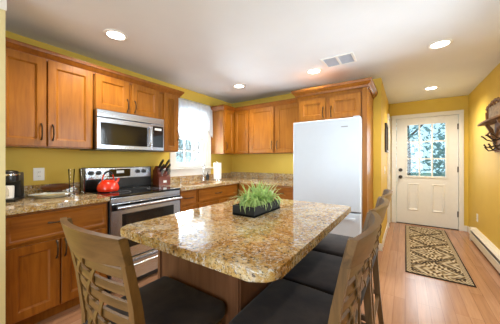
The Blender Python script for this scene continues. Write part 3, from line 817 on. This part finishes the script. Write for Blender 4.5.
# tray, dish, glasses
ty = thing('serving_tray', 'long oval frosted glass tray on the left counter', 'tray', (-2.63, .727, .914), math.radians(66)); ty.scale = (.82, .82, .9)
MB().lathe([(.07, 0), (.11, .003), (.135, .02), (.16, .034), (.163, .037), (.155, .034), (.12, .012), (.06, .006), (.002, .006)], n=44, sx=1.22, sy=.62).build('dish', 'tray', ty)
MB().lathe([(.163, .037), (.166, .034), (.166, .040), (.161, .041)], n=44, sx=1.22, sy=.62, caps=False).build('rim', 'chrome', ty)
dh = thing('wooden_dish', 'long brown wooden dish leaning on the backsplash behind the tray', 'dish', (-2.80, .815, .916), math.radians(84)); dh.scale = (.8, .8, .7)
mb = MB(); mb.lathe([(.002, -.016), (.08, -.012), (.135, .0), (.150, .012), (.148, .015), (.12, .006), (.002, -.004)], n=36, sx=1, sy=.36); mb.bm.transform(Matrix.Translation((0, .0, .095)) @ Matrix.Rotation(math.radians(55), 4, 'X')); mb.build('bowl', 'dish_wood', dh)
MB().box(-.05, -.012, .0, .05, .012, .07, .004).build('stand', 'dish_wood', dh)
for x, y, lb in ((-2.66, .885, 'tall clear glass on the counter, beside the tray'), (-2.63, .965, 'tall clear glass on the counter, next to the stove')):
    gt = thing('tall_glass', lb, 'glass', (x, y, .914), 0, 'tall clear glasses')
    MB().lathe([(.026, 0), (.027, .004), (.023, .02), (.019, .10), (.027, .25), (.0255, .25), (.0175, .10), (.019, .022), (.001, .018)], n=28).build('vessel', 'clear', gt)
    MB().lathe([(.001, .0), (.026, .0), (.0265, .006), (.02, .012), (.001, .012)], n=28, caps=False).build('foot', 'clear', gt)
# outlet
def outlet(name, label, loc, rz, w=.082, h=.12, kind='outlet'):
    t = thing(name, label, kind, loc, rz)
    MB().box(-w / 2, -.006, -h / 2, w / 2, 0, h / 2, .002).build('cover_plate', 'plastic', t)
    if kind == 'outlet':
        for s in (-1, 1):
            r_ = MB().lathe([(.001, 0), (.017, 0), (.017, .004), (.001, .004)], n=20); r_.bm.transform(Matrix.Translation((0, -.005, s * .02)) @ Matrix.Rotation(PI / 2, 4, 'X')); q = r_.build('receptacle', 'plastic', t)
            MB().box(-.008, -.0095, s * .02 - .005, -.005, -.0088, s * .02 + .006).box(.005, -.0095, s * .02 - .005, .008, -.0088, s * .02 + .006).build('slots', 'black', q)
    else:
        MB().box(-.006, -.016, -.010, .006, -.005, .012, .002).build('toggle', 'plastic', t)
    return t
outlet('wall_outlet', 'white outlet plate above the left counter', (XL, .705, 1.115), R90)
outlet('wall_outlet', 'white outlet plate low on the hall right wall', (XR, 4.86, .37), -R90)
outlet('light_switch', 'white light switch below the dark framed picture', (XH, 4.27, 1.09), R90, kind='switch')
# faucet, soap, towel roll, plant pump
fa = thing('sink_faucet', 'tall chrome kitchen faucet behind the sink', 'faucet', (-2.79, 2.76, .914))
MB().lathe([(.028, 0), (.028, .008), (.018, .014), (.016, .05)], n=24).build('base', 'chrome', fa)
mb = MB(); pts = [(0, 0, .05), (0, 0, .22)] + [(.06 - .06 * math.cos(a), 0, .22 + .07 * math.sin(a)) for a in [PI * q / 9 for q in range(1, 10)]] + [(.12, 0, .19)]
Z = Matrix.Rotation(math.radians(-40), 4, 'Z'); mb.tube([Z @ Vector(p) for p in pts], .011, 14); mb.build('spout', 'chrome', fa)
MB().tube([(0, .012, .06), (.01, .05, .085), (.012, .07, .09)], [.009, .007, .006], 10).build('lever', 'chrome', fa)
so = thing('soap_bottle', 'small dark soap bottle between faucet and paper towels', 'bottle', (-2.80, 2.87, .914))
MB().lathe([(.026, 0), (.028, .004), (.028, .075), (.014, .092), (.012, .098)], n=24).build('bottle', 'black', so)
MB().lathe([(.012, .098), (.012, .108), (.004, .11), (.004, .13)], n=16).box(-.006, -.006, .128, .032, .006, .137, .002).build('pump', 'dark_metal', so)
sp = thing('soap_dispenser', 'pale pump dispenser left of the sink', 'dispenser', (-2.81, 2.31, .914))
MB().lathe([(.018, 0), (.018, .01), (.008, .014), (.007, .065)], n=20).build('stem', 'chrome', sp)
MB().tube([(-.01, -.01, .07), (.02, .02, .072), (.055, .05, .06)], [.009, .009, .006], 10).build('nozzle', 'chrome', sp)
pt = thing('paper_towel_roll', 'white paper towel roll standing beside the corner', 'paper towel', (-2.63, 2.93, .914))
MB().lathe([(.072, 0), (.072, .010), (.02, .014), (.006, .016), (.006, .292), (.010, .296), (.010, .304), (.004, .308)], n=32).build('holder', 'chrome', pt)
MB().lathe([(.019, .016), (.064, .016), (.065, .02), (.065, .285), (.064, .29), (.019, .29)], n=36).build('paper', 'towel', pt)
# planter
pl = thing('planter_box', 'low black rectangular planter with green grass on the island', 'planter', (-.803, 1.285, .914), 0)
mb = MB()
mb.box(-.08, -.165, 0, .08, .165, .012); mb.box(-.08, -.165, 0, -.068, .165, .060, .002); mb.box(.068, -.165, 0, .08, .165, .060, .002); mb.box(-.07, -.165, 0, .07, -.153, .060, .002); mb.box(-.07, .153, 0, .07, .165, .060, .002)
mb.build('box', 'planter', pl)
MB().box(-.068, -.153, .012, .068, .153, .050).build('soil', 'bark', pl)
mb = MB(); b = mb.bm; rnd = random.Random(3)
for q in range(330):
    x = rnd.uniform(-.055, .055); y = rnd.uniform(-.125, .115); a = rnd.uniform(0, 2 * PI)
    if rnd.random() < .7: a = math.atan2(y * .7 + rnd.gauss(0, .05), x * 1.2 + rnd.gauss(0, .05))
    L = rnd.uniform(.09, .185); lean = rnd.uniform(.4, 2.3); wdt = rnd.uniform(.004, .0085)
    dx, dy = math.cos(a), math.sin(a); nx, ny_ = -dy, dx; prev = None
    px, py, pz = x, y, .048; th = .15 * lean
    for j in range(6):
        wj = wdt * (1 - (j / 5) ** 2 * .93)
        cur = (b.verts.new((px + nx * wj, py + ny_ * wj, pz)), b.verts.new((px - nx * wj, py - ny_ * wj, pz)))
        if prev: b.faces.new((prev[0], prev[1], cur[1], cur[0]))
        prev = cur; px += dx * L / 5 * math.sin(th); py += dy * L / 5 * math.sin(th); pz += L / 5 * math.cos(th); th += .36 * lean
g_ = mb.build('grass_blades', 'grass', pl, angle=180)

# ------------------------------------------------------------------ hall things
rug = MB(); rug.box(-.29, -1.095, 0, .29, 1.095, .008, .002)
ro = tag(rug.build('runner_rug', 'rug'), 'brown and gold trellis runner rug before the back door', 'rug'); ro.location = (.290, 4.205, .001)
ht = thing('baseboard_heater', 'long cream baseboard heater along the right wall', 'heater', (XR, 3.0, 0), -R90)
y0_, y1_ = -1.90, 1.9   # local x runs along -Y
mb = MB(); b = mb.bm
hp = [(0, .02), (-.012, .02), (-.012, .185), (-.050, .20), (-.062, .192), (-.066, .175), (-.06, .172), (-.055, .185), (-.02, .178), (0, .20)]
MB().box(y0_, -.010, .02, y1_, 0, .20).build('back_plate', 'heater', ht)
MB().box(y0_, -.074, .03, y1_, -.066, .125, .003).build('front_cover', 'heater', ht)
mb = MB(); A = [mb.bm.verts.new((y0_, a, c)) for a, c in ((-.010, .20), (-.055, .198), (-.075, .172), (-.072, .168), (-.05, .190), (-.010, .190))]; B = [mb.bm.verts.new((y1_, v_.co.y, v_.co.z)) for v_ in A]
for q in range(6): mb.bm.faces.new((A[q], A[(q + 1) % 6], B[(q + 1) % 6], B[q]))
mb.bm.faces.new(A[::-1]); mb.bm.faces.new(B); mb.build('top_hood', 'heater', ht)
MB().box(y0_, -.062, .035, y1_, -.012, .165).build('fin_core', 'black', ht, smooth=False)
for xx in (y0_ - .02, y1_): MB().box(xx, -.078, 0, xx + .02, 0, .205, .004).build('end_cap', 'heater', ht)
pf = thing('framed_picture', 'narrow dark framed picture on the hall left wall', 'picture', (XH, 4.5, 1.615), R90)
mb = MB(); a, c, f_ = .21, .235, .035
mb.box(-a, -.03, -c, -a + f_, 0, c, .004); mb.box(a - f_, -.03, -c, a, 0, c, .004); mb.box(-a + f_, -.03, -c, a - f_, 0, -c + f_, .004); mb.box(-a + f_, -.03, c - f_, a - f_, 0, c, .004)
mb.build('frame', 'dark_metal', pf)
MB().box(-a + f_, -.012, -c + f_, a - f_, -.002, c - f_).build('print', 'mirror', pf)
# coat rack: local x runs along -Y, front faces -X
cr = thing('coat_rack', 'carved brown coat rack shelf with hooks on the right wall', 'coat rack', (XR, 3.76, 1.37), -R90)
mb = MB()
sx0, sx1 = -.47, .40
pp = []
for q in range(21):
    t_ = q / 20; pp.append((sx0 + (sx1 - sx0) * t_, -.122 - .02 * math.sin(PI * t_)))
mb.prism(pp + [(sx1, -.001), (sx0, -.001)], .325, .345, .005); mb.build('shelf', 'rack_wood', cr)
mb = MB()
mb.box(-.20, -.022, -.02, .30, -.001, .325, .008)
for q in range(9):
    x = -.19 + .48 * q / 8; mb.lathe([(.002, -.03), (.03, -.025), (.036, -.01), (.03, 0)], x, -.012, 16, 1, .3)
mb.build('back_board', 'rack_wood', cr)
for sx in (-.17, .27):
    mb = MB(); pts = [(sx, -.02, .06), (sx, -.035, .15), (sx, -.06, .24), (sx, -.10, .315)]; mb.bar(pts, .03, [.03, .035, .04, .03], (1, 0, 0)); mb.tube([(sx, -.06 + .025 * math.cos(q * .6), .19 + .025 * math.sin(q * .6)) for q in range(9)], .008, 8); mb.build('bracket', 'rack_wood', cr)
for hx_ in (-.14, .05, .24):
    mb = MB()
    mb.box(hx_ - .012, -.028, .0, hx_ + .012, -.021, .15, .003)
    mb.tube([(hx_, -.026, .12), (hx_, -.06, .105), (hx_, -.10, .12), (hx_, -.135, .16), (hx_, -.15, .165)], [.008, .007, .007, .008, .011], 10)
    mb.tube([(hx_, -.026, .03), (hx_, -.05, -.005), (hx_, -.085, -.01), (hx_, -.105, .015), (hx_, -.115, .04)], [.008, .007, .007, .008, .011], 10)
    mb.tube([(hx_, -.026, .06), (hx_ - .06, -.05, .03), (hx_ - .10, -.085, .04), (hx_ - .12, -.10, .07)], [.008, .007, .007, .010], 10)
    mb.build('hook', 'hook', cr)
# scroll framed plaque on the shelf
pq = thing('shelf_plaque', 'carved scroll framed plaque standing on the coat rack shelf', 'plaque', (XR - .07, 3.72, 1.716), -R90)
MB().box(-.22, -.006, .02, .22, .010, .17, .004).build('panel', 'tile', pq)
mb = MB()
top = [(-.30 + .6 * q / 24, -.004, .155 + .05 * math.sin(PI * q / 24) + .012 * math.sin(q * 1.6)) for q in range(25)]
mb.tube(top, .014, 10); mb.tube([(-.30, -.004, .012), (.30, -.004, .012)], .012, 10)
for s in (-1, 1):
    mb.tube([(s * (.30 + .03 * math.cos(q * .55 + 1.2) - .02), -.004, .09 + .075 * math.sin(q * .55 + 1.2)) for q in range(11)], .012, 10)
    for q in range(3): mb.tube([(s * (.14 + .1 * q - .1) + .02 * math.cos(r_ * .7), -.012, .175 + .014 * math.sin(r_ * .7)) for r_ in range(9)], .006, 8)
mb.build('scroll_frame', 'rack_wood', pq)

# ------------------------------------------------------------------ outdoors
struct(MB().box(-30, -8, -.35, 20, 34, -.25).build('ground', 'lawn', smooth=False), 'lawn outside')
def tree(x, y, hgt, rad, seed, label):
    t = thing('leafy_tree', label, 'tree', (x, y, -.25), 0, 'trees outside')
    rn = random.Random(seed)
    mb = MB(); mb.tube([(0, 0, 0), (.05, .03, hgt * .3), (0, .1, hgt * .6), (.05, 0, hgt * .85)], [.14, .11, .08, .03], 10)
    for q in range(5):
        a = rn.uniform(0, 6.28); mb.tube([(0, .05, hgt * (.3 + .09 * q)), (rad * .4 * math.cos(a), rad * .4 * math.sin(a), hgt * (.45 + .09 * q)), (rad * .75 * math.cos(a), rad * .75 * math.sin(a), hgt * (.55 + .09 * q))], [.06, .04, .015], 8)
    mb.build('trunk', 'bark', t)
    mb = MB(); b = mb.bm
    cl = []
    for q in range(26):
        a = rn.uniform(0, 6.28); rr = rad * math.sqrt(rn.random()); cl.append((rr * math.cos(a), rr * math.sin(a), hgt * rn.uniform(.12, 1.0)))
    for q in range(1500):
        c0 = rn.choice(cl); v0 = Vector((rn.gauss(0, rad * .22), rn.gauss(0, rad * .22), rn.gauss(0, rad * .2))) + Vector(c0)
        if v0.z < .1: v0.z = .1
        u = Vector((rn.gauss(0, 1), rn.gauss(0, 1), rn.gauss(0, .6))).normalized(); w_ = u.cross(Vector((rn.gauss(0, 1), rn.gauss(0, 1), rn.gauss(0, 1)))).normalized()
        s = rn.uniform(.06, .13)
        b.faces.new([b.verts.new(v0 + u * s), b.verts.new(v0 + w_ * s * .5), b.verts.new(v0 - u * s), b.verts.new(v0 - w_ * s * .5)])
    mb.build('foliage', 'foliage', t, smooth=False)
for q, (x, y, hg, rd, lb) in enumerate(((.1, 15.0, 5.5, 2.2, 'tallest tree outside, farthest behind the back door glass'), (-1.1, 9.6, 3.4, 1.0, 'tree outside, behind the left panes of the back door'), (1.9, 11.2, 4.2, 1.2, 'tree outside, behind the right panes of the back door'),
        (-12.0, 8.5, 3.6, 1.6, 'tree outside, behind the left panes of the kitchen window'), (-12.5, 12.5, 4.2, 1.7, 'tree outside, behind the right panes of the kitchen window'))):
    tree(x, y, hg, rd, 11 + q, lb)
